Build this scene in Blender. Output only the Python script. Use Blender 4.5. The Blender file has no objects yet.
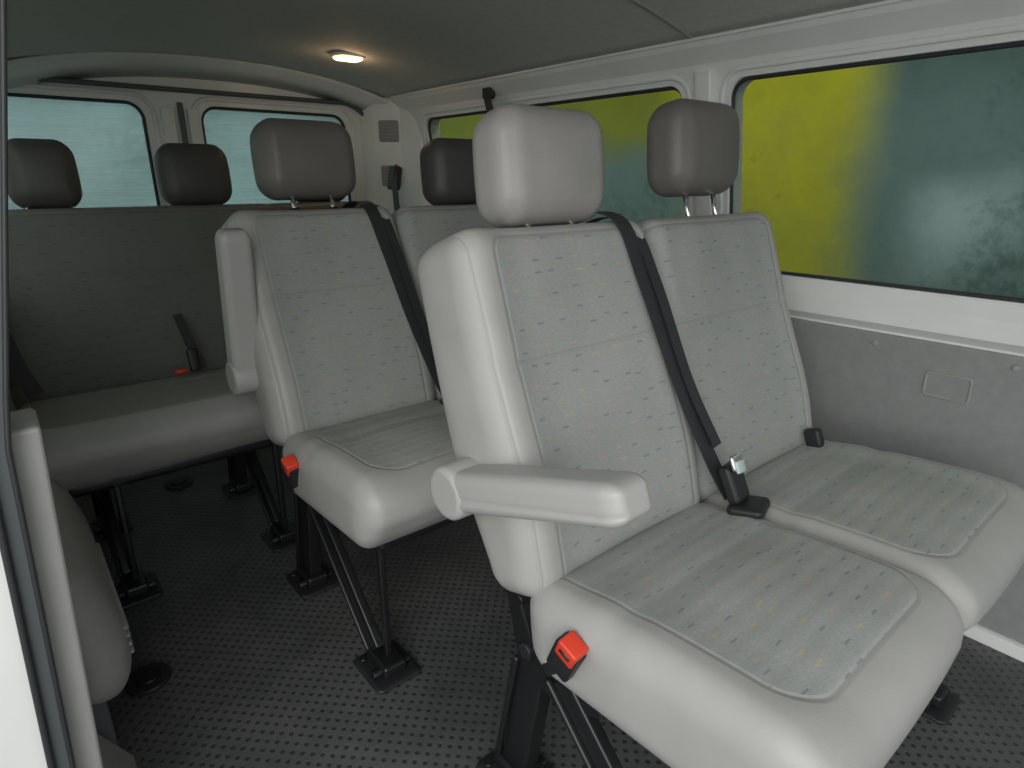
import bpy, bmesh, math, random
from mathutils import Vector, Matrix, Euler
random.seed(3)
scene=bpy.context.scene
try:
    scene.view_settings.view_transform='Standard'
except Exception: pass

# ------------------------------------------------------------ materials
def newmat(name):
    m=bpy.data.materials.new(name); m.use_nodes=True
    nt=m.node_tree; b=nt.nodes['Principled BSDF']
    return m,nt,b
def simple(name,col,rough=.5,metal=0,noise=0,nscale=60,bump=0,bscale=300):
    m,nt,b=newmat(name)
    b.inputs['Base Color'].default_value=(*col,1); b.inputs['Roughness'].default_value=rough
    b.inputs['Metallic'].default_value=metal
    tc=nt.nodes.new('ShaderNodeTexCoord')
    if noise:
        n=nt.nodes.new('ShaderNodeTexNoise'); n.inputs['Scale'].default_value=nscale; n.inputs['Detail'].default_value=5
        nt.links.new(tc.outputs['Object'],n.inputs['Vector'])
        r=nt.nodes.new('ShaderNodeValToRGB')
        r.color_ramp.elements[0].position=.3; r.color_ramp.elements[1].position=.7
        r.color_ramp.elements[0].color=(*[c*(1-noise) for c in col],1)
        r.color_ramp.elements[1].color=(*[min(1,c*(1+noise)) for c in col],1)
        nt.links.new(n.outputs['Fac'],r.inputs['Fac']); nt.links.new(r.outputs['Color'],b.inputs['Base Color'])
    if bump:
        n=nt.nodes.new('ShaderNodeTexNoise'); n.inputs['Scale'].default_value=bscale
        nt.links.new(tc.outputs['Object'],n.inputs['Vector'])
        bp=nt.nodes.new('ShaderNodeBump'); bp.inputs['Strength'].default_value=bump; bp.inputs['Distance'].default_value=.002
        nt.links.new(n.outputs['Fac'],bp.inputs['Height']); nt.links.new(bp.outputs['Normal'],b.inputs['Normal'])
    return m
LC=(.405,.40,.38)
M_leather=simple('leatherette',LC,.45,noise=.05,nscale=12,bump=.25,bscale=420)
M_headr=simple('headrest_leatherette_shaded',(.175,.162,.15),.42,noise=.05,nscale=12,bump=.25,bscale=420)  # headrest leatherette with its backlit shade darkened into the colour
M_headr_d=simple('headrest_leatherette_deep_shade',(.082,.078,.075),.48,noise=.05,nscale=12,bump=.25,bscale=420)  # same leatherette, dimmer rear light put in as a darker tone
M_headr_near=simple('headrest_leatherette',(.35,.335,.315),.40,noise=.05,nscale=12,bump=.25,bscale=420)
M_arm=simple('armrest_plastic',(.44,.435,.415),.38,bump=.15,bscale=500)
M_black=simple('black_metal',(.012,.012,.013),.35)
M_blackp=simple('black_plastic',(.02,.02,.022),.45)
M_belt=simple('belt_webbing',(.03,.03,.033),.6,noise=.3,nscale=300)
M_red=simple('red_button',(.75,.06,.03),.35)
M_chrome=simple('chrome',(.75,.75,.75),.15,1)
M_white=simple('white_paint',(.84,.85,.82),.28,noise=.04,nscale=5)
M_panel=simple('grey_side_panel',(.30,.305,.30),.6,noise=.06,nscale=40,bump=.3,bscale=300)
M_ceil=simple('headliner',(.60,.60,.56),.8,noise=.05,nscale=60,bump=.2)
M_rubber=simple('rubber_seal',(.03,.032,.033),.5)
M_greyseal=simple('grey_seal',(.10,.11,.11),.4)
M_plastic=simple('grey_trim_plastic',(.36,.355,.335),.5,noise=.05,nscale=30,bump=.2)
M_asphalt=simple('asphalt',(.08,.08,.08),.8,noise=.3,nscale=8)
M_label=simple('tongue_label',(.55,.65,.62),.4)

def seatmat(name,ax,rect,rad,kind,k=1.0,lk=1.0,hseams=(),vseams=()):
    """fabric centre (rounded rectangle in the part's own coordinates) sewn into leatherette"""
    m,nt,b=newmat(name); N=nt.nodes; L=nt.links
    tc=N.new('ShaderNodeTexCoord'); sp=N.new('ShaderNodeSeparateXYZ'); L.new(tc.outputs['Object'],sp.inputs[0])
    def mt(op,a,b_=0,c_=0):
        q=N.new('ShaderNodeMath'); q.operation=op
        for i,v in enumerate((a,b_,c_)):
            if isinstance(v,(int,float)): q.inputs[i].default_value=v
            else: L.new(v,q.inputs[i])
        return q.outputs[0]
    def comb(x,y):
        c=N.new('ShaderNodeCombineXYZ')
        for i,v in enumerate((x,y)): L.new(v,c.inputs[i])
        return c.outputs[0]
    def mixc(f,a,b_):
        x=N.new('ShaderNodeMix'); x.data_type='RGBA'
        for i,v in ((0,f),(6,a),(7,b_)):
            if isinstance(v,(int,float)): x.inputs[i].default_value=v
            elif isinstance(v,tuple): x.inputs[i].default_value=(*v,1)
            else: L.new(v,x.inputs[i])
        return x.outputs[2]
    X=sp.outputs[0]; V=sp.outputs[ax]
    x0,x1,v0,v1=rect
    qx=mt('ADD',mt('ABSOLUTE',mt('SUBTRACT',X,(x0+x1)/2)),-(x1-x0)/2+rad)
    qv=mt('ADD',mt('ABSOLUTE',mt('SUBTRACT',V,(v0+v1)/2)),-(v1-v0)/2+rad)
    mxx=mt('MAXIMUM',qx,0.0); mxv=mt('MAXIMUM',qv,0.0)
    ln=mt('SQRT',mt('ADD',mt('MULTIPLY',mxx,mxx),mt('MULTIPLY',mxv,mxv)))
    sd=mt('SUBTRACT',mt('ADD',ln,mt('MINIMUM',mt('MAXIMUM',qx,qv),0.0)),rad)
    side=mt('LESS_THAN',sp.outputs[1],-.015) if kind=='back' else mt('GREATER_THAN',sp.outputs[2],.025)
    mask=mt('MULTIPLY',mt('LESS_THAN',sd,0.0),side)
    # dashes
    v=N.new('ShaderNodeTexVoronoi'); v.voronoi_dimensions='2D'; v.inputs['Scale'].default_value=1; v.inputs['Randomness'].default_value=.55
    cb=comb(mt('MULTIPLY',X,20),mt('MULTIPLY',V,36)); L.new(cb,v.inputs['Vector'])
    sub=N.new('ShaderNodeVectorMath'); sub.operation='SUBTRACT'; L.new(cb,sub.inputs[0]); L.new(v.outputs['Position'],sub.inputs[1])
    ab=N.new('ShaderNodeVectorMath'); ab.operation='ABSOLUTE'; L.new(sub.outputs[0],ab.inputs[0])
    s2=N.new('ShaderNodeSeparateXYZ'); L.new(ab.outputs[0],s2.inputs[0])
    dash=mt('MULTIPLY',mt('LESS_THAN',s2.outputs[0],.14),mt('LESS_THAN',s2.outputs[1],.056))
    s3=N.new('ShaderNodeSeparateColor'); L.new(v.outputs['Color'],s3.inputs[0])
    cr=N.new('ShaderNodeValToRGB'); cr.color_ramp.interpolation='CONSTANT'
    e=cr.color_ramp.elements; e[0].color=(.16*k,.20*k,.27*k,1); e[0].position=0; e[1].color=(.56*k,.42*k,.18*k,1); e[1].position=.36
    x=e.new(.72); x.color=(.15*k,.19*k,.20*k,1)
    L.new(s3.outputs[0],cr.inputs['Fac'])
    nz=N.new('ShaderNodeTexNoise'); nz.inputs['Scale'].default_value=1; nz.inputs['Detail'].default_value=3
    L.new(comb(mt('MULTIPLY',X,120),mt('MULTIPLY',V,260)),nz.inputs['Vector'])
    nb=N.new('ShaderNodeTexNoise'); nb.inputs['Scale'].default_value=7; nb.inputs['Detail'].default_value=3; L.new(tc.outputs['Object'],nb.inputs['Vector'])
    tt=mt('ADD',mt('MULTIPLY',nz.outputs['Fac'],.6),mt('MULTIPLY',nb.outputs['Fac'],.4))
    br=N.new('ShaderNodeValToRGB'); br.color_ramp.elements[0].position=.32; br.color_ramp.elements[1].position=.68
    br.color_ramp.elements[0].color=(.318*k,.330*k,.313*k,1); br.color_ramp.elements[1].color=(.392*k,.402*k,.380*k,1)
    L.new(tt,br.inputs['Fac'])
    fab=mixc(mt('MULTIPLY',dash,.62),br.outputs[0],cr.outputs[0])
    ln2=N.new('ShaderNodeTexNoise'); ln2.inputs['Scale'].default_value=12; L.new(tc.outputs['Object'],ln2.inputs['Vector'])
    lr=N.new('ShaderNodeValToRGB'); lr.color_ramp.elements[0].position=.3; lr.color_ramp.elements[1].position=.7
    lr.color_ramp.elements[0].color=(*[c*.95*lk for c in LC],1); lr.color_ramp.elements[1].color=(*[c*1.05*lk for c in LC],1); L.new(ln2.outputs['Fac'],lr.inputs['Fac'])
    col=mixc(mask,lr.outputs[0],fab)
    def band(d,w):
        q=N.new('ShaderNodeMapRange'); q.interpolation_type='SMOOTHSTEP'; q.inputs[1].default_value=0;q.inputs[2].default_value=w;q.inputs[3].default_value=1;q.inputs[4].default_value=0
        L.new(mt('ABSOLUTE',d),q.inputs[0]); return q.outputs[0]
    seam=mt('MULTIPLY',band(sd,.0020),side); wide=mt('MULTIPLY',band(sd,.006),side)
    inn=mt('MULTIPLY',mt('LESS_THAN',sd,0.0),side)
    for h in hseams:
        seam=mt('MAXIMUM',seam,mt('MULTIPLY',band(mt('SUBTRACT',V,h),.0018),inn)); wide=mt('MAXIMUM',wide,mt('MULTIPLY',band(mt('SUBTRACT',V,h),.008),inn))
    for h in vseams:
        seam=mt('MAXIMUM',seam,mt('MULTIPLY',band(mt('SUBTRACT',X,h),.0018),side)); wide=mt('MAXIMUM',wide,mt('MULTIPLY',band(mt('SUBTRACT',X,h),.006),side))
    col=mixc(mt('MULTIPLY',seam,.25),col,(.10,.10,.095))
    L.new(col,b.inputs['Base Color'])
    L.new(mt('ADD',.45,mt('MULTIPLY',mask,.40)),b.inputs['Roughness'])
    rib=N.new('ShaderNodeMath'); rib.operation='SINE'; L.new(mt('MULTIPLY',V,2*math.pi/.031),rib.inputs[0])
    fine=N.new('ShaderNodeTexNoise'); fine.inputs['Scale'].default_value=420; L.new(tc.outputs['Object'],fine.inputs['Vector'])
    wr=N.new('ShaderNodeTexNoise'); wr.inputs['Scale'].default_value=8; wr.inputs['Detail'].default_value=1; L.new(tc.outputs['Object'],wr.inputs['Vector'])
    hgt=mt('ADD',mt('MULTIPLY',mt('MULTIPLY',rib.outputs[0],mask),.00028),mt('ADD',mt('MULTIPLY',nz.outputs['Fac'],mt('MULTIPLY',mask,.0004)),mt('MULTIPLY',fine.outputs['Fac'],.0003)))
    hgt=mt('ADD',hgt,mt('MULTIPLY',wr.outputs['Fac'],.005))
    hgt=mt('SUBTRACT',hgt,mt('MULTIPLY',wide,.0013))
    bp=N.new('ShaderNodeBump'); bp.inputs['Strength'].default_value=.8; bp.inputs['Distance'].default_value=1.0
    L.new(hgt,bp.inputs['Height']); L.new(bp.outputs[0],b.inputs['Normal'])
    return m

def floor_mat():
    m,nt,b=newmat('rubber_floor'); N=nt.nodes; L=nt.links
    tc=N.new('ShaderNodeTexCoord'); mp=N.new('ShaderNodeMapping'); mp.inputs['Rotation'].default_value=(0,0,math.radians(45)); mp.inputs['Scale'].default_value=(50,50,50)
    L.new(tc.outputs['Object'],mp.inputs[0])
    v=N.new('ShaderNodeTexVoronoi'); v.voronoi_dimensions='2D'; v.inputs['Scale'].default_value=1; v.inputs['Randomness'].default_value=0
    L.new(mp.outputs[0],v.inputs['Vector'])
    r=N.new('ShaderNodeValToRGB'); r.color_ramp.elements[0].position=.15; r.color_ramp.elements[1].position=.28
    r.color_ramp.elements[0].color=(1,1,1,1); r.color_ramp.elements[1].color=(0,0,0,1)
    L.new(v.outputs['Distance'],r.inputs['Fac'])
    n=N.new('ShaderNodeTexNoise'); n.inputs['Scale'].default_value=4; n.inputs['Detail'].default_value=9; n.inputs['Roughness'].default_value=.7; L.new(tc.outputs['Object'],n.inputs['Vector'])
    nr=N.new('ShaderNodeValToRGB'); nr.color_ramp.elements[0].position=.3; nr.color_ramp.elements[1].position=.72
    nr.color_ramp.elements[0].color=(.062,.063,.066,1); nr.color_ramp.elements[1].color=(.135,.135,.132,1)
    L.new(n.outputs['Fac'],nr.inputs['Fac'])
    mx=N.new('ShaderNodeMix'); mx.data_type='RGBA'
    q=N.new('ShaderNodeMath'); q.operation='MULTIPLY'; q.inputs[1].default_value=.75; L.new(r.outputs[0],q.inputs[0])
    L.new(q.outputs[0],mx.inputs[0]); L.new(nr.outputs[0],mx.inputs[6]); mx.inputs[7].default_value=(.025,.026,.028,1)
    L.new(mx.outputs[2],b.inputs['Base Color']); b.inputs['Roughness'].default_value=.42
    bp=N.new('ShaderNodeBump'); bp.inputs['Strength'].default_value=.7; bp.inputs['Distance'].default_value=.0018; bp.invert=True
    L.new(r.outputs[0],bp.inputs['Height']); L.new(bp.outputs[0],b.inputs['Normal'])
    return m
M_floor=floor_mat()

def glass_mat(name,tint,fog,streak=False,fogcol=(.35,.45,.43)):
    m=bpy.data.materials.new(name); m.use_nodes=True; nt=m.node_tree; N=nt.nodes; L=nt.links; N.clear()
    out=N.new('ShaderNodeOutputMaterial'); tr=N.new('ShaderNodeBsdfTransparent'); tr.inputs[0].default_value=(*tint,1)
    tl=N.new('ShaderNodeBsdfTranslucent'); tl.inputs[0].default_value=(*fogcol,1)
    gl=N.new('ShaderNodeBsdfGlossy'); gl.inputs['Roughness'].default_value=.15
    tc=N.new('ShaderNodeTexCoord'); mp=N.new('ShaderNodeMapping'); L.new(tc.outputs['Object'],mp.inputs[0])
    mp.inputs['Scale'].default_value=(1,1,30) if streak else (1,2,2)
    n=N.new('ShaderNodeTexNoise'); n.inputs['Scale'].default_value=2.5 if streak else 3.0; n.inputs['Detail'].default_value=9; n.inputs['Roughness'].default_value=.7
    L.new(mp.outputs[0],n.inputs['Vector'])
    r=N.new('ShaderNodeMapRange'); r.inputs[1].default_value=.35; r.inputs[2].default_value=.7; r.inputs[3].default_value=fog*.5; r.inputs[4].default_value=min(1,fog*1.6)
    L.new(n.outputs['Fac'],r.inputs[0])
    m1=N.new('ShaderNodeMixShader'); L.new(r.outputs[0],m1.inputs[0]); L.new(tr.outputs[0],m1.inputs[1]); L.new(tl.outputs[0],m1.inputs[2])
    n2=N.new('ShaderNodeTexNoise'); n2.inputs['Scale'].default_value=30; n2.inputs['Detail'].default_value=8; n2.inputs['Roughness'].default_value=.75; L.new(tc.outputs['Object'],n2.inputs['Vector'])
    n3=N.new('ShaderNodeTexNoise'); n3.inputs['Scale'].default_value=2.6; n3.inputs['Detail'].default_value=3; L.new(tc.outputs['Object'],n3.inputs['Vector'])
    mu=N.new('ShaderNodeMath'); mu.operation='MULTIPLY'; L.new(n2.outputs['Fac'],mu.inputs[0]); L.new(n3.outputs['Fac'],mu.inputs[1])
    r2=N.new('ShaderNodeMapRange'); r2.inputs[1].default_value=.27; r2.inputs[2].default_value=.38; r2.inputs[3].default_value=0; r2.inputs[4].default_value=.25 if streak else .65
    L.new(mu.outputs[0],r2.inputs[0])
    dk=N.new('ShaderNodeBsdfTransparent'); dk.inputs[0].default_value=(.16,.20,.17,1)
    m2=N.new('ShaderNodeMixShader'); L.new(r2.outputs[0],m2.inputs[0]); L.new(m1.outputs[0],m2.inputs[1]); L.new(dk.outputs[0],m2.inputs[2])
    m3=N.new('ShaderNodeMixShader'); m3.inputs[0].default_value=.04; L.new(m2.outputs[0],m3.inputs[1]); L.new(gl.outputs[0],m3.inputs[2])
    L.new(m3.outputs[0],out.inputs[0]); return m
M_glass=glass_mat('tinted_wet_glass',(.50,.54,.48),.2,False,(.13,.17,.16))
M_glass_r=glass_mat('rear_wet_glass',(.62,.76,.75),.42,True,(.44,.58,.57))

# ------------------------------------------------------------ mesh helpers
def link(o,parent=None,loc=(0,0,0),rot=(0,0,0)):
    scene.collection.objects.link(o); o.location=loc; o.rotation_euler=rot
    if parent: o.parent=parent
    return o
def empty(name,loc=(0,0,0)):
    o=bpy.data.objects.new(name,None); o.empty_display_size=.1; return link(o,None,loc)
def meshobj(name,verts,faces,mats,parent=None,loc=(0,0,0),rot=(0,0,0),smooth=False):
    me=bpy.data.meshes.new(name); me.from_pydata(verts,[],faces)
    me.materials.append(mats)
    bm=bmesh.new(); bm.from_mesh(me)
    bmesh.ops.recalc_face_normals(bm,faces=bm.faces)
    bm.to_mesh(me); bm.free()
    for p in me.polygons: p.use_smooth=smooth
    return link(bpy.data.objects.new(name,me),parent,loc,rot)
def axis(h,r,step=.022):
    v=set()
    inn=h-r
    for a in (0,9,18,27,36,45):
        t=inn+r*math.tan(math.radians(a)); v.add(round(t,5)); v.add(round(-t,5))
    n=max(1,int(2*inn/step))
    for i in range(n+1):
        v.add(round(-inn+2*inn*i/n,5))
    v=sorted(v); o=[v[0]]
    for q in v[1:]:
        if q-o[-1]>.0012: o.append(q)
    o[-1]=h; o[0]=-h
    return o
def rbox(name,h,r,mats,parent=None,loc=(0,0,0),rot=(0,0,0),deform=None,step=.022):
    r=[min(a,b*.999) for a,b in zip(r,h)]
    A=[axis(h[i],r[i],step) for i in range(3)]
    n=[len(a) for a in A]; vd={}; verts=[]; faces=[]
    def vert(i,j,k):
        key=(i,j,k)
        if key in vd: return vd[key]
        p=[A[0][i],A[1][j],A[2][k]]
        q=[max(-(h[t]-r[t]),min(h[t]-r[t],p[t])) for t in range(3)]
        v=Vector([(p[t]-q[t])/r[t] for t in range(3)])
        if v.length>1e-9: v.normalize()
        w=Vector([q[t]+v[t]*r[t] for t in range(3)])
        if deform: w=deform(w,p)
        vd[key]=len(verts); verts.append(tuple(w)); return vd[key]
    def quad(a,b,c,d): faces.append((vert(*a),vert(*b),vert(*c),vert(*d)))
    for i in range(n[0]-1):
        for j in range(n[1]-1):
            for k in (0,n[2]-1): quad((i,j,k),(i+1,j,k),(i+1,j+1,k),(i,j+1,k))
        for k in range(n[2]-1):
            for j in (0,n[1]-1): quad((i,j,k),(i+1,j,k),(i+1,j,k+1),(i,j,k+1))
    for j in range(n[1]-1):
        for k in range(n[2]-1):
            for i in (0,n[0]-1): quad((i,j,k),(i,j+1,k),(i,j+1,k+1),(i,j,k+1))
    return meshobj(name,verts,faces,mats,parent,loc,rot,True)
def cyl(name,p1,p2,rad,mat,parent=None,seg=20,bev=0):
    p1=Vector(p1);p2=Vector(p2); d=p2-p1; L=d.length
    bm=bmesh.new(); bmesh.ops.create_cone(bm,cap_ends=True,segments=seg,radius1=rad,radius2=rad,depth=L)
    if bev:
        es=[e for e in bm.edges if len(e.link_faces)==2 and e.calc_face_angle(0)>1.0]
        bmesh.ops.bevel(bm,geom=es,offset=bev,segments=3,affect='EDGES',profile=.5)
    me=bpy.data.meshes.new(name); bm.to_mesh(me); bm.free(); me.materials.append(mat)
    for p in me.polygons: p.use_smooth=len(p.vertices)<=4
    o=bpy.data.objects.new(name,me); link(o,parent,(p1+p2)/2)
    o.rotation_euler=d.to_track_quat('Z','Y').to_euler(); return o
def bar(name,p1,p2,w,t,mat,parent=None):
    p1=Vector(p1);p2=Vector(p2); d=p2-p1
    o=rbox(name,(t/2,w/2,d.length/2),(.005,.005,.005),mat,parent,(p1+p2)/2,step=.2)
    z=d.normalized(); x=Vector((1,0,0)); y=z.cross(x).normalized(); x=y.cross(z)
    o.rotation_euler=Matrix((x,y,z)).transposed().to_euler(); return o
def prism(name,poly,x0,x1,mat,parent=None,plane='YZ',bev=.003,loc=(0,0,0),smooth=False):
    n=len(poly)
    def P(a,b,c):
        return {'YZ':(c,a,b),'XZ':(a,c,b),'XY':(a,b,c)}[plane]
    vs=[P(a,b,x0) for a,b in poly]+[P(a,b,x1) for a,b in poly]
    fs=[tuple(range(n)),tuple(range(2*n-1,n-1,-1))]+[(i,(i+1)%n,n+(i+1)%n,n+i) for i in range(n)]
    o=meshobj(name,vs,fs,mat,parent,loc,smooth=smooth)
    if bev:
        b=o.modifiers.new('b','BEVEL'); b.width=bev; b.segments=2; b.limit_method='ANGLE'; b.angle_limit=math.radians(40)
    return o
def ribbon(name,pts,w,t,mat,parent=None,wd=Vector((1,0,0))):
    P=[Vector(p) for p in pts]; Q=[]
    for i in range(len(P)-1):
        a=P[max(i-1,0)];b=P[i];c=P[i+1];d=P[min(i+2,len(P)-1)]
        for s in range(8):
            u=s/8; Q.append(.5*((2*b)+(c-a)*u+(2*a-5*b+4*c-d)*u*u+(-a+3*b-3*c+d)*u**3))
    Q.append(P[-1]); vs=[];fs=[]
    for i,q in enumerate(Q):
        tan=(Q[min(i+1,len(Q)-1)]-Q[max(i-1,0)]).normalized()
        ww=(wd-tan*wd.dot(tan)).normalized(); nn=tan.cross(ww)
        for a,b in ((-1,-1),(1,-1),(1,1),(-1,1)): vs.append(tuple(q+ww*a*w/2+nn*b*t/2))
        if i:
            for k in range(4): fs.append((4*i-4+k,4*i-4+(k+1)%4,4*i+(k+1)%4,4*i+k))
    fs.append((0,1,2,3)); m=4*(len(Q)-1); fs.append((m,m+1,m+2,m+3))
    return meshobj(name,vs,fs,mat,parent)
def rrect(a0,a1,b0,b1,r,seg=8):
    pts=[]
    for cx,cy,s in ((a1-r,b1-r,0),(a0+r,b1-r,90),(a0+r,b0+r,180),(a1-r,b0+r,270)):
        for i in range(seg+1):
            a=math.radians(s+90*i/seg); pts.append((cx+r*math.cos(a),cy+r*math.sin(a)))
    return pts
def tube_loop(name,pts,rad,mat,parent=None,seg=8,ry=None):
    P=[Vector(p) for p in pts]; n=len(P); vs=[];fs=[]
    nrm=(P[n//4]-P[0]).cross(P[n//2]-P[0]).normalized()
    for i in range(n):
        t=(P[(i+1)%n]-P[i-1]).normalized(); o=t.cross(nrm).normalized()
        for k in range(seg):
            a=2*math.pi*k/seg; vs.append(tuple(P[i]+o*rad*math.cos(a)+nrm*(ry or rad)*math.sin(a)))
    for i in range(n):
        for k in range(seg):
            j=(i+1)%n; fs.append((i*seg+k,i*seg+(k+1)%seg,j*seg+(k+1)%seg,j*seg+k))
    return meshobj(name,vs,fs,mat,parent,smooth=True)
def boolcut(o,cutters):
    for c in cutters:
        m=o.modifiers.new('c','BOOLEAN'); m.object=c; m.operation='DIFFERENCE'; m.solver='EXACT'
    bpy.context.view_layer.update()
    dg=bpy.context.evaluated_depsgraph_get(); me=bpy.data.meshes.new_from_object(o.evaluated_get(dg))
    o.modifiers.clear(); o.data=me
    for c in cutters: bpy.data.objects.remove(c,do_unlink=True)

# ------------------------------------------------------------ seat parts
MB1=seatmat('backrest_aisle_cover',2,(-.165,.178,-.40,.268),.03,'back',1.0,1.0,(.075,),(-.205,))
MB2=seatmat('backrest_window_cover',2,(-.226,.172,-.40,.268),.03,'back',1.0,1.0,(.075,))
MC1=seatmat('cushion_aisle_cover',1,(-.170,.190,-.186,.40),.06,'cush',1.12,1.03)
MC2=seatmat('cushion_window_cover',1,(-.195,.185,-.186,.40),.06,'cush',1.12,1.03)
MBR=seatmat('backrest_bench_cover_shaded',2,(-.59,.59,-.40,.262),.03,'back',.40,.42,(.075,),(.19,))  # same cover material, rear-row light falloff darkened into the colour
MCR=seatmat('cushion_bench_cover_shaded',1,(-.59,.59,-.165,.40),.03,'cush',.62,.85,(),(.19,))  # rear-row falloff darkened into this cover too, more weakly on the leatherette
def g(x,x0,w): return math.exp(-((x-x0)/w)**2)
def backrest(parent,name,x,w,y,z,th,mat,hh=.287,bol=(1,1),splits=()):
    hw=w/2
    def df(w_,p):
        X,Y,Z=w_
        if Y<0:
            k=min(1,-Y/.03)
            bo=.013*(g(X,-(hw-.045),.045)*bol[0]+g(X,hw-.040,.035)*bol[1])
            Y-= k*(bo - .004*g(X,0,.08) + .012*g(Z,-.13,.12))
            for f in splits: Y+= k*.008*g(X,f,.015)
            Y+=k*.0025*g(Z,.075,.015)
        else:
            t=min(1,max(0,(Z+hh)/(.9*hh)))
            Y+=.040*t*t*(3-2*t)*min(1,Y/.03)
        X*=1-.03*max(0,(Z+.05)/hh)**2
        return Vector((X,Y,Z))
    return rbox(name,(hw,.055,hh),(.042,.04,.045),mat,parent,(x,y,z),(-th,0,0),df,.016)
def cushion(parent,name,x,w,y,z,tilt,mat,hd=.236,bol=(1,1),hz=.082):
    hw=w/2
    def df(w_,p):
        X,Y,Z=w_
        if Z>0:
            k=min(1,Z/.04)
            Z+=k*(.006*g(X,-(hw-.05),.045)*bol[0]+.006*g(X,hw-.045,.04)*bol[1]+.010*g(Y,-.04,.14)*g(X,0,.13)-.010*g(Y,.17,.07)-.004*g(Y,.05,.02))
            Z-=k*.014*max(0,(-Y-.10)/(hd-.10))**2
        else:
            Y+= .050*max(0,(-Y)/hd)**3*min(1,-Z/.08)
            X*=1-.02*min(1,-Z/.08)
        if Y<0 and hw<.3: Y-=.008*(1-(X/hw)**2)*(-Y/hd)**2
        return Vector((X,Y,Z))
    return rbox(name,(hw,hd,hz),(.040,.065,.050),mat,parent,(x,y,z),(-tilt,0,0),df,.016)
def headrest(parent,x,y,z,th,mat,raise_=0,w=.232,i=1,h=.095):
    d=Vector((0,math.sin(th),math.cos(th)))
    base=Vector((x,y,z)); c=base+d*(h+raise_)
    def df(p,_):
        X,Y,Z=p
        X*=1-.06*max(0,Z/h)**2-.03*max(0,-Z/h)**2
        if Y<0: Y-=.010*g(X,0,.08)*g(Z,.0,.06)
        Y-=.006*(Z/h)
        k=g(X,w/2-.022,.004)+g(X,-w/2+.022,.004)
        Y+= (.0022*k if Y<0 else -.0022*k)
        return Vector((X,Y,Z))
    rbox('headrest_%d'%i,(w/2,.057,h),(.046,.046,.048),mat,parent,tuple(c),(-th*.6,0,0),df,.008)
    for s in (-1,1):
        a=base+Vector((s*.052,0,0))-d*.06; cyl('headrest_post_%d_%s'%(i,'a' if s<0 else 'b'),a,a+d*(.1+raise_),.006,M_chrome,parent)
        cyl('post_guide_%d_%s'%(i,'a' if s<0 else 'b'),base+Vector((s*.052,0,0))-d*.020,base+Vector((s*.052,0,0))-d*.004,.012,M_blackp,parent)
def armrest(parent,x,py,pz,ang,L=.36):
    e=bpy.data.objects.new('armrest',None); e.empty_display_size=.05; link(e,parent,(x,py,pz),(-ang,0,0))
    def df(p,_):
        X,Y,Z=p
        t=(-Y+L/2)/L
        Z*=1-.20*t
        Z+=.004*t
        if X<-.02: X+=.0025*g(Z,-.008,.003)
        X*=1-.06*t
        return Vector((X,Y,Z))
    rbox('armrest_pad',(.036,L/2,.033),(.018,.028,.018),M_arm,e,(0,-L/2+.01,0),(0,0,0),df,.004)
    cyl('armrest_pivot',(-.038,0,0),(.038,0,0),.043,M_arm,e,40,.010)
def side_frame(parent,x,i):
    n=lambda t:'%s_%d'%(t,i)
    t=.008
    pl=[(.15,.545),(.105,.545),(.055,.47),(-.02,.385),(-.10,.355),(-.12,.31),(-.02,.265),(.065,.285),(.095,.40)]
    prism(n('recliner_plate'),pl,x-t,x+t,M_black,parent)
    rib=[(.135,.53),(.115,.53),(.03,.36),(.03,.31),(.05,.31),(.085,.41)]
    prism(n('plate_rib'),rib,x-t-.006,x+t,M_black,parent)
    for k,(yy,zz,r) in enumerate(((.122,.515,.011),(.04,.33,.014),(-.06,.335,.010),(.055,.42,.009))):
        cyl(n('bolt_%d'%k),(x-t-.011,yy,zz),(x+t,yy,zz),r,M_black if r<.012 else M_blackp,parent,16,.002)
    bar(n('rear_leg'),(x+.01,.035,.31),(x+.01,.085,.025),.06,.035,M_black,parent)
    bar(n('rear_leg_flange'),(x-.012,.065,.30),(x-.012,.12,.03),.012,.012,M_black,parent)
    bar(n('diagonal_strut'),(x+.0,-.03,.32),(x+.0,-.31,.05),.045,.022,M_black,parent)
    bar(n('diagonal_lip'),(x-.014,-.01,.31),(x-.014,-.29,.04),.010,.012,M_black,parent)
    bar(n('front_leg'),(x+.02,-.315,.35),(x+.015,-.325,.03),.016,.016,M_black,parent)
    bar(n('cushion_rail'),(x+.02,.04,.33),(x+.02,-.36,.34),.03,.03,M_black,parent)
    for k,yy in enumerate((.085,-.325)):
        rbox(n('foot_plate_%d'%k),(.055,.065,.006),(.015,.015,.005),M_blackp,parent,(x+.01,yy,.007),step=.2)
        rbox(n('foot_clamp_%d'%k),(.028,.045,.016),(.008,.008,.008),M_black,parent,(x+.01,yy,.026),step=.2)
        cyl(n('foot_lock_%d'%k),(x-.035,yy-.02,.02),(x+.055,yy-.02,.02),.010,M_black,parent,14,.002)
        for q in (-.035,.035): cyl(n('foot_bolt'),(x+.01+q,yy+.045,.008),(x+.01+q,yy+.045,.018),.008,M_black,parent,6)
def red_buckle(parent,loc,rot,i):
    e=bpy.data.objects.new('buckle_%d'%i,None); link(e,parent,loc,rot)
    rbox('buckle_body',(.014,.021,.034),(.006,.006,.006),M_blackp,e,(0,0,-.012),step=.2)
    rbox('buckle_button',(.0145,.017,.016),(.004,.004,.004),M_red,e,(-.002,-.002,.018),step=.2)
    rbox('buckle_slot',(.004,.010,.003),(.001,.001,.001),M_blackp,e,(-.0145,-.002,.02),step=.2)
    bar('buckle_stalk',(0,0,-.04),(.004,.02,-.10),.02,.008,M_blackp,e)
TH=math.radians(19)
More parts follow.
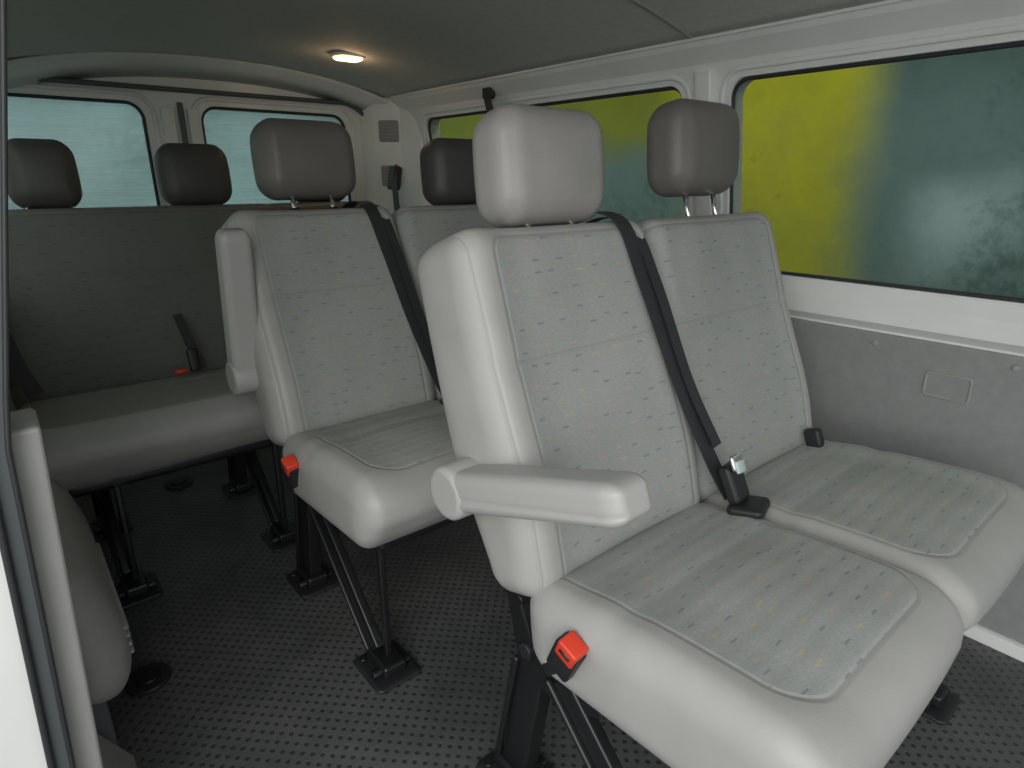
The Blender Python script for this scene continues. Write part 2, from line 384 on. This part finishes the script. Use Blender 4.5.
def double_seat(name,X0,YJ,arm_ang,arm_x,raises,hz0,mats,Wt=.90,hx=(0,0),fx=.035,hww=(.232,.232),hd=.232):
    e=empty(name,(X0,YJ,0)); w=Wt/2
    for i in range(2):
        x=w*(i+.5)
        backrest(e,'backrest_%d'%(i+1),x,w+.006,.145,.697,TH,(MB1,MB2)[i],bol=(1,.6) if i==0 else (.0,.8))
        cushion(e,'seat_cushion_%d'%(i+1),x,w+.008,-.197,.415,math.radians(4),(MC1,MC2)[i],bol=(1,.2) if i==0 else (.2,1),hd=hd)
        headrest(e,x+hx[i],.245,hz0[i],TH*.8,mats[i],raises[i],hww[i],i+1)
    rbox('back_frame',(Wt/2-.05,.02,.24),(.02,.015,.02),M_blackp,e,(w,.175,.68),(-TH,0,0),step=.3)
    rbox('seat_pan',(Wt/2-.05,.17,.02),(.02,.02,.015),M_black,e,(w,-.19,.33),(math.radians(-3),0,0),step=.3)
    side_frame(e,fx,1); side_frame(e,Wt-.09,2)
    armrest(e,arm_x,.14,.597,arm_ang)
    red_buckle(e,(-.012,-.085,.43),(math.radians(25),math.radians(-8),0),1)
    bx=.380
    ribbon('shoulder_belt',[(bx-.02,.345,.90),(bx-.022,.285,.978),(bx-.012,.19,.980),(bx+.005,.135,.87),(bx+.025,.060,.70),(bx+.045,-.012,.56),(bx+.055,-.05,.50)],.036,.0025,M_belt,e)
    ribbon('lap_belt',[(bx+.010,.337,.90),(bx+.010,.277,.970),(bx+.018,.188,.970),(bx+.030,.128,.87),(bx+.045,.053,.70),(bx+.062,-.010,.585)],.024,.0025,M_belt,e)
    rbox('buckle_base',(.035,.032,.010),(.012,.012,.008),M_blackp,e,(bx+.06,-.085,.492),(math.radians(-8),0,.3),step=.2)
    rbox('belt_buckle',(.026,.012,.036),(.01,.008,.01),M_blackp,e,(bx+.055,-.055,.53),(math.radians(-25),0,.1),step=.2)
    rbox('belt_tongue',(.020,.004,.015),(.006,.003,.006),M_chrome,e,(bx+.05,-.058,.572),(math.radians(-25),math.radians(8),.1),step=.2)
    rbox('tongue_label',(.015,.003,.011),(.002,.002,.002),M_label,e,(bx+.05,-.0655,.567),(math.radians(-25),math.radians(8),.1),step=.2)
    rbox('hip_buckle',(.012,.018,.022),(.008,.008,.008),M_blackp,e,(Wt-.07,-.02,.495),(math.radians(-20),0,0),step=.2)
    return e
double_seat('double_seat',.512,.56,math.radians(19),-.022,(.004,.048),(.970,.970),(M_headr_near,M_headr),hx=(.026,.036),hww=(.252,.238),hd=.230)
double_seat('double_seat',.435,1.36,math.radians(82),-.015,(.022,.002),(.980,.972),(M_headr,M_headr_d),hx=(.015,.04),fx=.055,hww=(.255,.232))

# rear bench
RB=empty('bench_seat',(-.03,2.03,0))
BW=1.25
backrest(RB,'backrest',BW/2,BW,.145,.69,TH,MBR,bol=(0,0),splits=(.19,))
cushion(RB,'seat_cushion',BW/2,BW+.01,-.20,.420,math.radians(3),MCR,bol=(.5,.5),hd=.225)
for i,x in enumerate((.195,.60,1.02)):
    headrest(RB,x,.245,.967,TH*.8,M_headr_d,0,.175 if i==0 else .215,i+1)
rbox('seat_pan',(BW/2-.05,.17,.02),(.02,.02,.015),M_black,RB,(BW/2,-.19,.34),step=.3)
for i,x in enumerate((.14,.54,1.12)): side_frame(RB,x,i+1)
for i,x in enumerate((.46,.86)):
    ribbon('rear_belt_%d'%(i+1),[(x-.03,.02,.66),(x-.015,-.02,.57),(x,-.05,.50)],.025,.004,M_belt,RB)
    rbox('rear_buckle_%d'%(i+1),(.014,.01,.035),(.006,.006,.006),M_blackp,RB,(x-.02,-.045,.53),(-.3,0,0),step=.2)
    rbox('rear_buckle_button_%d'%(i+1),(.018,.008,.006),(.004,.004,.004),M_red,RB,(x-.06,-.06,.505),step=.2)
ribbon('side_belt',[(.02,.16,.95),(.0,.08,.80),(.02,.0,.62),(.05,-.06,.51)],.04,.003,M_belt,RB)

# ------------------------------------------------------------ shell
Y0,Y1=-1.1,2.78
meshobj('floor',[(-.12,Y0,0),(1.68,Y0,0),(1.68,Y1,0),(-.12,Y1,0),(-.12,Y0,-.05),(1.68,Y0,-.05),(1.68,Y1,-.05),(-.12,Y1,-.05)],
  [(0,1,2,3),(4,5,6,7),(0,1,5,4),(1,2,6,5),(2,3,7,6),(3,0,4,7)],M_floor)
def zc(x): return 1.385+.085*(1-min(1,abs((x-.8)/.70))**2.2)
vs=[];fs=[];nx=28;ny=40
for j in range(ny+1):
    y=Y0+(2.68-Y0)*j/ny
    for i in range(nx+1):
        x=.10+1.40*i/nx
        vs.append((x,y,zc(x)))
for j in range(ny):
    for i in range(nx):
        a=j*(nx+1)+i; fs.append((a,a+1,a+nx+2,a+nx+1))
c=meshobj('ceiling',vs,fs,M_ceil,smooth=True); s=c.modifiers.new('s','SOLIDIFY'); s.thickness=.03
s.offset=-1 if c.data.polygons[0].normal.z<0 else 1
sv=[(.12+1.36*i/30,1.06,zc(.12+1.36*i/30)-.002) for i in range(31)]
ribbon('trim_1',sv,.012,.004,M_plastic,None,Vector((0,1,0)))

def xr(z):
    pts=[(0,1.65),(.4,1.66),(.69,1.65),(.80,1.645),(1.30,1.56),(1.40,1.50),(1.5,1.47)]
    for (a,b),(c_,d) in zip(pts,pts[1:]):
        if z<=c_: return b+(d-b)*(z-a)/(c_-a)
    return pts[-1][1]
def side_wall(name,mir,ya,yb,wins,idx0):
    X=(lambda x:1.6-x) if mir else (lambda x:x)
    prof=[(1.65,0),(1.66,.4),(1.645,.695),(1.625,.715),(1.628,.76),(1.645,.80),(1.56,1.30),(1.545,1.335),(1.505,1.37),(1.485,1.40),(1.49,1.44),(1.60,1.44),(1.72,.8),(1.74,0)]
    o=prism(name,[(X(a),b) for a,b in prof],ya,yb,M_white,None,'XZ',bev=0)
    cut=[]
    for a,b in wins:
        cut.append(prism('cut',rrect(a,b,.80,1.295,.045),X(1.40),X(1.85),M_white,None,'YZ',bev=0))
    if cut: boolcut(o,cut)
    bv=o.modifiers.new('b','BEVEL'); bv.width=.006; bv.segments=3; bv.limit_method='ANGLE'; bv.angle_limit=math.radians(50)
    for k,(a,b) in enumerate(wins):
        e=empty('window_%d'%(idx0+k),(0,0,0))
        off=.022
        P=[(X(xr(z)+off),y,z) for y,z in rrect(a-.012,b+.012,.788,1.307,.05)]
        meshobj('pane',P,[tuple(range(len(P)))],M_glass,e)
        tube_loop('gasket',[(X(xr(z)+off-.006),y,z) for y,z in rrect(a+.001,b-.001,.803,1.292,.045)],.006,M_rubber,e)
        tube_loop('frame_bead',[(X(xr(z)-.0),y,z) for y,z in rrect(a-.022,b+.022,.79,1.315,.06)],.007,M_white,e,ry=.004)
    return o
side_wall('wall_right',False,Y0,Y1,[(-.45,.985),(1.13,2.45)],1)
prism('trim_2',[(1.665,.035),(1.665,.4),(1.645,.69),(1.632,.69),(1.648,.4),(1.637,.035)],Y0,2.5,M_panel,None,'XZ',bev=.003)
prism('trim_3',[(1.65,0),(1.65,.035),(1.628,.03),(1.622,0)],Y0,2.5,M_white,None,'XZ',bev=.002)
side_wall('wall_left',True,.92,Y1,[(1.2,2.45)],3)
PE=empty('storage_pocket_cover',(1.640,.385,.592)); PE.rotation_euler=(0,math.radians(-3),0)
tube_loop('pocket_rim',[(-.004,a,b) for a,b in rrect(-.045,.045,-.028,.028,.008,4)],.003,M_plastic,PE)
meshobj('pocket_lid',[(-.004,a,b) for a,b in rrect(-.042,.042,-.025,.025,.006,4)],[tuple(range(20))],M_panel,PE)
for i,(y,z) in enumerate(((.27,.665),(.55,.665),(.85,.665))):
    cyl('panel_screw' ,(1.648,y,z),(1.628,y,z),.007,M_plastic,None,16,.002)

rw=prism('wall_rear',[(-.10,0),(1.70,0),(1.70,.8),(1.62,1.3),(1.5,1.46),(.8,1.54),(.1,1.46),(-.02,1.3),(-.10,.8)],2.74,2.80,M_white,None,'XZ',bev=0)
cu=[]
wins=[(-.03,.545),(.735,1.335)]
for a,b in wins: cu.append(prism('cut',rrect(a,b,.82,1.315,.06),2.6,2.9,M_white,None,'XZ',bev=0))
boolcut(rw,cu)
bv=rw.modifiers.new('b','BEVEL'); bv.width=.006; bv.segments=3; bv.limit_method='ANGLE'; bv.angle_limit=math.radians(50)
for k,(a,b) in enumerate(wins):
    e=empty('window_%d'%(4+k))
    meshobj('pane',[(x,2.775,z) for x,z in rrect(a-.01,b+.01,.81,1.325,.06)],[tuple(range(36))],M_glass_r,e)
    tube_loop('gasket',[(x,2.752,z) for x,z in rrect(a+.004,b-.004,.824,1.311,.055)],.007,M_rubber,e)
    tube_loop('frame_bead',[(x,2.738,z) for x,z in rrect(a-.03,b+.03,.80,1.34,.07)],.008,M_white,e)
D=empty('door_1',(0,0,0))
rbox('door_split_seal',(.010,.008,.62),(.005,.005,.005),M_greyseal,D,(.665,2.732,.70),step=.3)
rbox('door_stile_left',(.022,.012,.60),(.006,.006,.006),M_white,D,(.618,2.732,.70),step=.3)
rbox('door_stile_right',(.022,.012,.60),(.006,.006,.006),M_white,D,(.708,2.732,.70),step=.3)
tube_loop('door_seal',[(x,2.728,z) for x,z in rrect(.02,1.47,.02,1.362,.16)],.009,M_greyseal,D)
hv=[];hf=[]
prof=[(2.64,.004),(2.65,-.010),(2.69,-.028),(2.742,-.065),(2.745,-.02),(2.745,.02)]
n=30
for i in range(n+1):
    x=.06+1.46*i/n; u=(x-.8)/.73
    for y,dz in prof: hv.append((x,y-.02*abs(u)**4,zc(x)+dz-.02*abs(u)**4))
m=len(prof)
for i in range(n):
    for k in range(m): hf.append((i*m+k,i*m+(k+1)%m,(i+1)*m+(k+1)%m,(i+1)*m+k))
meshobj('trim_4',hv,hf,M_white,smooth=True)
prism('trim_5',[(1.66,2.47),(1.57,2.50),(1.53,2.60),(1.44,2.68),(1.40,2.745),(1.70,2.745)],0,1.39,M_white,None,'XY',bev=.012)
prism('trim_6',[(-.06,2.50),(.03,2.52),(.05,2.62),(.0,2.70),(-.04,2.745),(-.10,2.745)],0,1.30,M_white,None,'XY',bev=.012)
for i,(z) in enumerate((1.25,1.06)):
    v=empty('speaker_grille',(1.490,2.635,z)); v.rotation_euler=(0,0,math.radians(48))  # speaker grilles on the rear corner pillar
    rbox('speaker_frame',(.010,.045,.045),(.006,.01,.01),M_panel,v,(0,0,0),step=.2)
    for k in range(5): rbox('speaker_slat_%d'%k,(.003,.036,.003),(.002,.002,.002),M_plastic,v,(-.011,0,-.028+k*.014),step=.3)
ribbon('trim_7',[(1.492,Y0+i*(2.6-Y0)/10,1.388) for i in range(11)],.012,.012,M_white)
bar('trim_9',(1.648,1.055,.80),(1.552,1.055,1.32),.05,.03,M_white)
BA=empty('belt_anchor',(1.53,1.95,1.355))
rbox('anchor_cap',(.012,.03,.03),(.008,.012,.012),M_blackp,BA,(-.005,0,0),step=.2)
ribbon('anchor_belt',[(-.015,0,.01),(-.035,-.04,-.06),(-.04,-.12,-.22),(-.04,-.18,-.45)],.035,.003,M_belt,BA,Vector((0,1,0)))
RA=empty('belt_retractor',(1.44,2.52,1.10))
rbox('retractor_body',(.02,.03,.05),(.01,.01,.01),M_blackp,RA,(0,0,-.05),(0,.2,0),step=.2)
ribbon('retractor_belt',[(0,0,0),(-.03,-.05,-.1),(-.06,-.12,-.25)],.04,.003,M_belt,RA,Vector((0,1,0)))
DL=empty('dome_light',(1.10,2.2,zc(1.10)))
rbox('lamp_housing',(.060,.042,.008),(.03,.03,.007),M_white,DL,(0,0,-.003),step=.2)
ml,nt,b=newmat('lamp_lens'); b.inputs['Emission Color'].default_value=(1,.66,.34,1); b.inputs['Emission Strength'].default_value=7; b.inputs['Base Color'].default_value=(.9,.8,.6,1)
rbox('lamp_lens',(.048,.032,.010),(.02,.02,.009),ml,DL,(0,0,-.009),step=.2)
# wheel arch cover on the left
def wd(p,_):
    X,Y,Z=p
    X-=.055*max(0,(Z+.04)/.2)**1.5
    return Vector((X,Y,Z))
WA=empty('wheel_arch_cover',(.0,1.40,.290))
rbox('arch_shell',(.055,.30,.150),(.05,.09,.08),M_plastic,WA,(0,0,0),deform=wd)
for k in range(4): rbox('arch_rib_%d'%k,(.006,.18,.004),(.003,.01,.003),M_panel,WA,(.053,-.06,-.02-k*.018),step=.3)
prism('arch_kick',[(-.055,-.290),(-.055,-.10),(.0,-.10),(.0,-.290)],-.24,.3,M_greyseal,WA,'XZ',bev=.01)
def puck(x,y):
    e=empty('floor_anchor_cover',(x,y,0))
    cyl('anchor_ring',(0,0,.0005),(0,0,.010),.045,M_blackp,e,32,.003); cyl('anchor_core',(0,0,.008),(0,0,.016),.025,M_black,e,24,.003)
puck(.080,1.34); puck(.36,2.30)
JB=empty('door_2',(0,0,0))
def xl(z): return (-.045+.015*z/.235 if z<.235 else (-.03+.03*(z-.235)/.535 if z<.77 else .0+.072*(z-.77)/.36))
def strip(name,dx0,dx1,ya,yb,mat,z0=0.0,z1=1.40):
    vs=[];fs=[];n=24
    for i in range(n+1):
        z=z0+(z1-z0)*i/n; x=xl(z)
        vs+= [(x+dx0,ya,z),(x+dx1,ya,z),(x+dx1,yb,z),(x+dx0,yb,z)]
        if i:
            for k in range(4): fs.append((4*i-4+k,4*i-4+(k+1)%4,4*i+(k+1)%4,4*i+k))
    fs+=[(0,1,2,3),(4*n,4*n+1,4*n+2,4*n+3)]
    o=meshobj(name,vs,fs,mat,JB); b_=o.modifiers.new('b','BEVEL'); b_.width=.006; b_.segments=3; b_.limit_method='ANGLE'; b_.angle_limit=math.radians(50); return o
strip('jamb_body',-.16,-.045,.86,1.0,M_white)
strip('jamb_seal',-.048,-.024,.855,.89,M_greyseal)
strip('jamb_seal_lip',-.052,-.044,.845,.87,M_rubber)
strip('jamb_seal_bead',-.030,-.024,.848,.88,M_rubber)
strip('jamb_trim',-.028,.006,.88,.97,M_leather,0,.77)
prism('trim_10',[(-.10,0.0),(-.10,.12),(-.03,.10),(.01,.02),(.02,0)],.95,1.15,M_plastic,None,'XZ',bev=.006)

# ------------------------------------------------------------ outside
meshobj('ground',[(-12,-12,-.5),(14,-12,-.5),(14,16,-.5),(-12,16,-.5)],[(0,1,2,3)],M_asphalt)
def backdrop_mat():  # blurred outside view painted as gradients: yellow van, teal surroundings
    m,nt,b=newmat('painted_outside_view'); N=nt.nodes; L=nt.links
    ge=N.new('ShaderNodeNewGeometry'); 
    nz=N.new('ShaderNodeTexNoise'); nz.inputs['Scale'].default_value=3; nz.inputs['Detail'].default_value=5; L.new(ge.outputs['Position'],nz.inputs['Vector'])
    sc=N.new('ShaderNodeVectorMath'); sc.operation='MULTIPLY_ADD'; sc.inputs[1].default_value=(.2,.2,.2); L.new(nz.outputs['Color'],sc.inputs[0]); L.new(ge.outputs['Position'],sc.inputs[2])
    sp=N.new('ShaderNodeSeparateXYZ'); L.new(sc.outputs[0],sp.inputs[0])
    def mr(s,a,b_,c=0,d=1):
        q=N.new('ShaderNodeMapRange'); q.interpolation_type='SMOOTHSTEP'; q.inputs[1].default_value=a+.10;q.inputs[2].default_value=b_+.10;q.inputs[3].default_value=c;q.inputs[4].default_value=d; L.new(s,q.inputs[0]); return q.outputs[0]
    def mth(op,a,b_):
        q=N.new('ShaderNodeMath'); q.operation=op
        for k,v in enumerate((a,b_)):
            if isinstance(v,(int,float)): q.inputs[k].default_value=v
            else: L.new(v,q.inputs[k])
        return q.outputs[0]
    Y,Z=sp.outputs[1],sp.outputs[2]
    f1=mr(Y,1.14,1.46); low=mr(Y,1.95,2.35,1,0); hi=mr(Z,1.08,1.35)
    f=mth('MULTIPLY',f1,mth('MAXIMUM',low,hi))
    pch=mth('MULTIPLY',mth('MULTIPLY',mr(Y,.50,.86),mr(Y,.86,1.16,1,0)),mth('MULTIPLY',mr(Z,.50,.88),mr(Z,.90,1.15,1,0)))  # bright light spot in the window view, painted into the colour
    m0=N.new('ShaderNodeMix'); m0.data_type='RGBA'; L.new(mr(Z,1.1,1.7),m0.inputs[0]); m0.inputs[6].default_value=(.24,.36,.36,1); m0.inputs[7].default_value=(.12,.20,.19,1)
    m1=N.new('ShaderNodeMix'); m1.data_type='RGBA'; L.new(pch,m1.inputs[0]); L.new(m0.outputs[2],m1.inputs[6]); m1.inputs[7].default_value=(.72,.90,.96,1)
    my=N.new('ShaderNodeMix'); my.data_type='RGBA'; L.new(mr(Y,2.0,2.6),my.inputs[0]); my.inputs[6].default_value=(.82,.76,.01,1); my.inputs[7].default_value=(.36,.38,.02,1)
    m2=N.new('ShaderNodeMix'); m2.data_type='RGBA'; L.new(f,m2.inputs[0]); L.new(m1.outputs[2],m2.inputs[6]); L.new(my.outputs[2],m2.inputs[7])
    L.new(m2.outputs[2],b.inputs['Base Color']); b.inputs['Roughness'].default_value=.7; return m
H=empty('yellow_van_backdrop',(0,0,0))
rbox('backdrop_panel',(.03,5,1.6),(.01,.01,.01),backdrop_mat(),H,(3.23,3,1.1),step=1)  # added flat panel standing in for the yellow van outside
for k in range(6): rbox('backdrop_post_%d'%k,(.05,.05,1.65),(.01,.01,.01),M_plastic,H,(3.34,-1.5+k*1.8,1.15),step=2)  # made-up posts, only there to dress the flat backdrop
M_hedge=simple('weathered_wall',(.36,.50,.49),.8,noise=.4,nscale=1.2)
HB=empty('garden_wall',(0,0,0))
rbox('wall_body',(3,.1,1.2),(.02,.02,.02),M_hedge,HB,(.5,6.0,.7),step=1)
rbox('wall_coping',(3.05,.15,.04),(.02,.02,.02),M_plastic,HB,(.5,6.0,1.94),step=2)

# ------------------------------------------------------------ light
w=bpy.data.worlds.new('world'); scene.world=w; w.use_nodes=True
bg=w.node_tree.nodes['Background']; bg.inputs[0].default_value=(.92,.97,1.0,1); bg.inputs[1].default_value=1.05
def area(name,loc,tgt,size,sy,en,col):
    l=bpy.data.lights.new(name,'AREA'); l.shape='RECTANGLE'; l.size=size; l.size_y=sy; l.energy=en; l.color=col
    o=bpy.data.objects.new(name,l); scene.collection.objects.link(o); o.location=loc
    o.rotation_euler=(Vector(tgt)-Vector(loc)).to_track_quat('-Z','Y').to_euler(); return o
area('door_daylight',(-1.1,-.8,1.45),(.9,.8,.6),2.0,1.5,33,(1,.985,.96))
l=bpy.data.lights.new('dome_bulb','POINT'); l.energy=.22; l.color=(1,.65,.35); l.shadow_soft_size=.03
o=bpy.data.objects.new('dome_bulb',l); scene.collection.objects.link(o); o.location=(1.10,2.2,zc(1.10)-.05)
# ------------------------------------------------------------ camera
cd=bpy.data.cameras.new('camera'); cd.sensor_width=36; cd.lens=615/1024*36; cd.clip_start=.02
cam=bpy.data.objects.new('camera',cd); scene.collection.objects.link(cam)
cam.location=(0,0,1.05); cam.rotation_euler=(math.radians(90-18.5),0,math.radians(-40))
scene.camera=cam
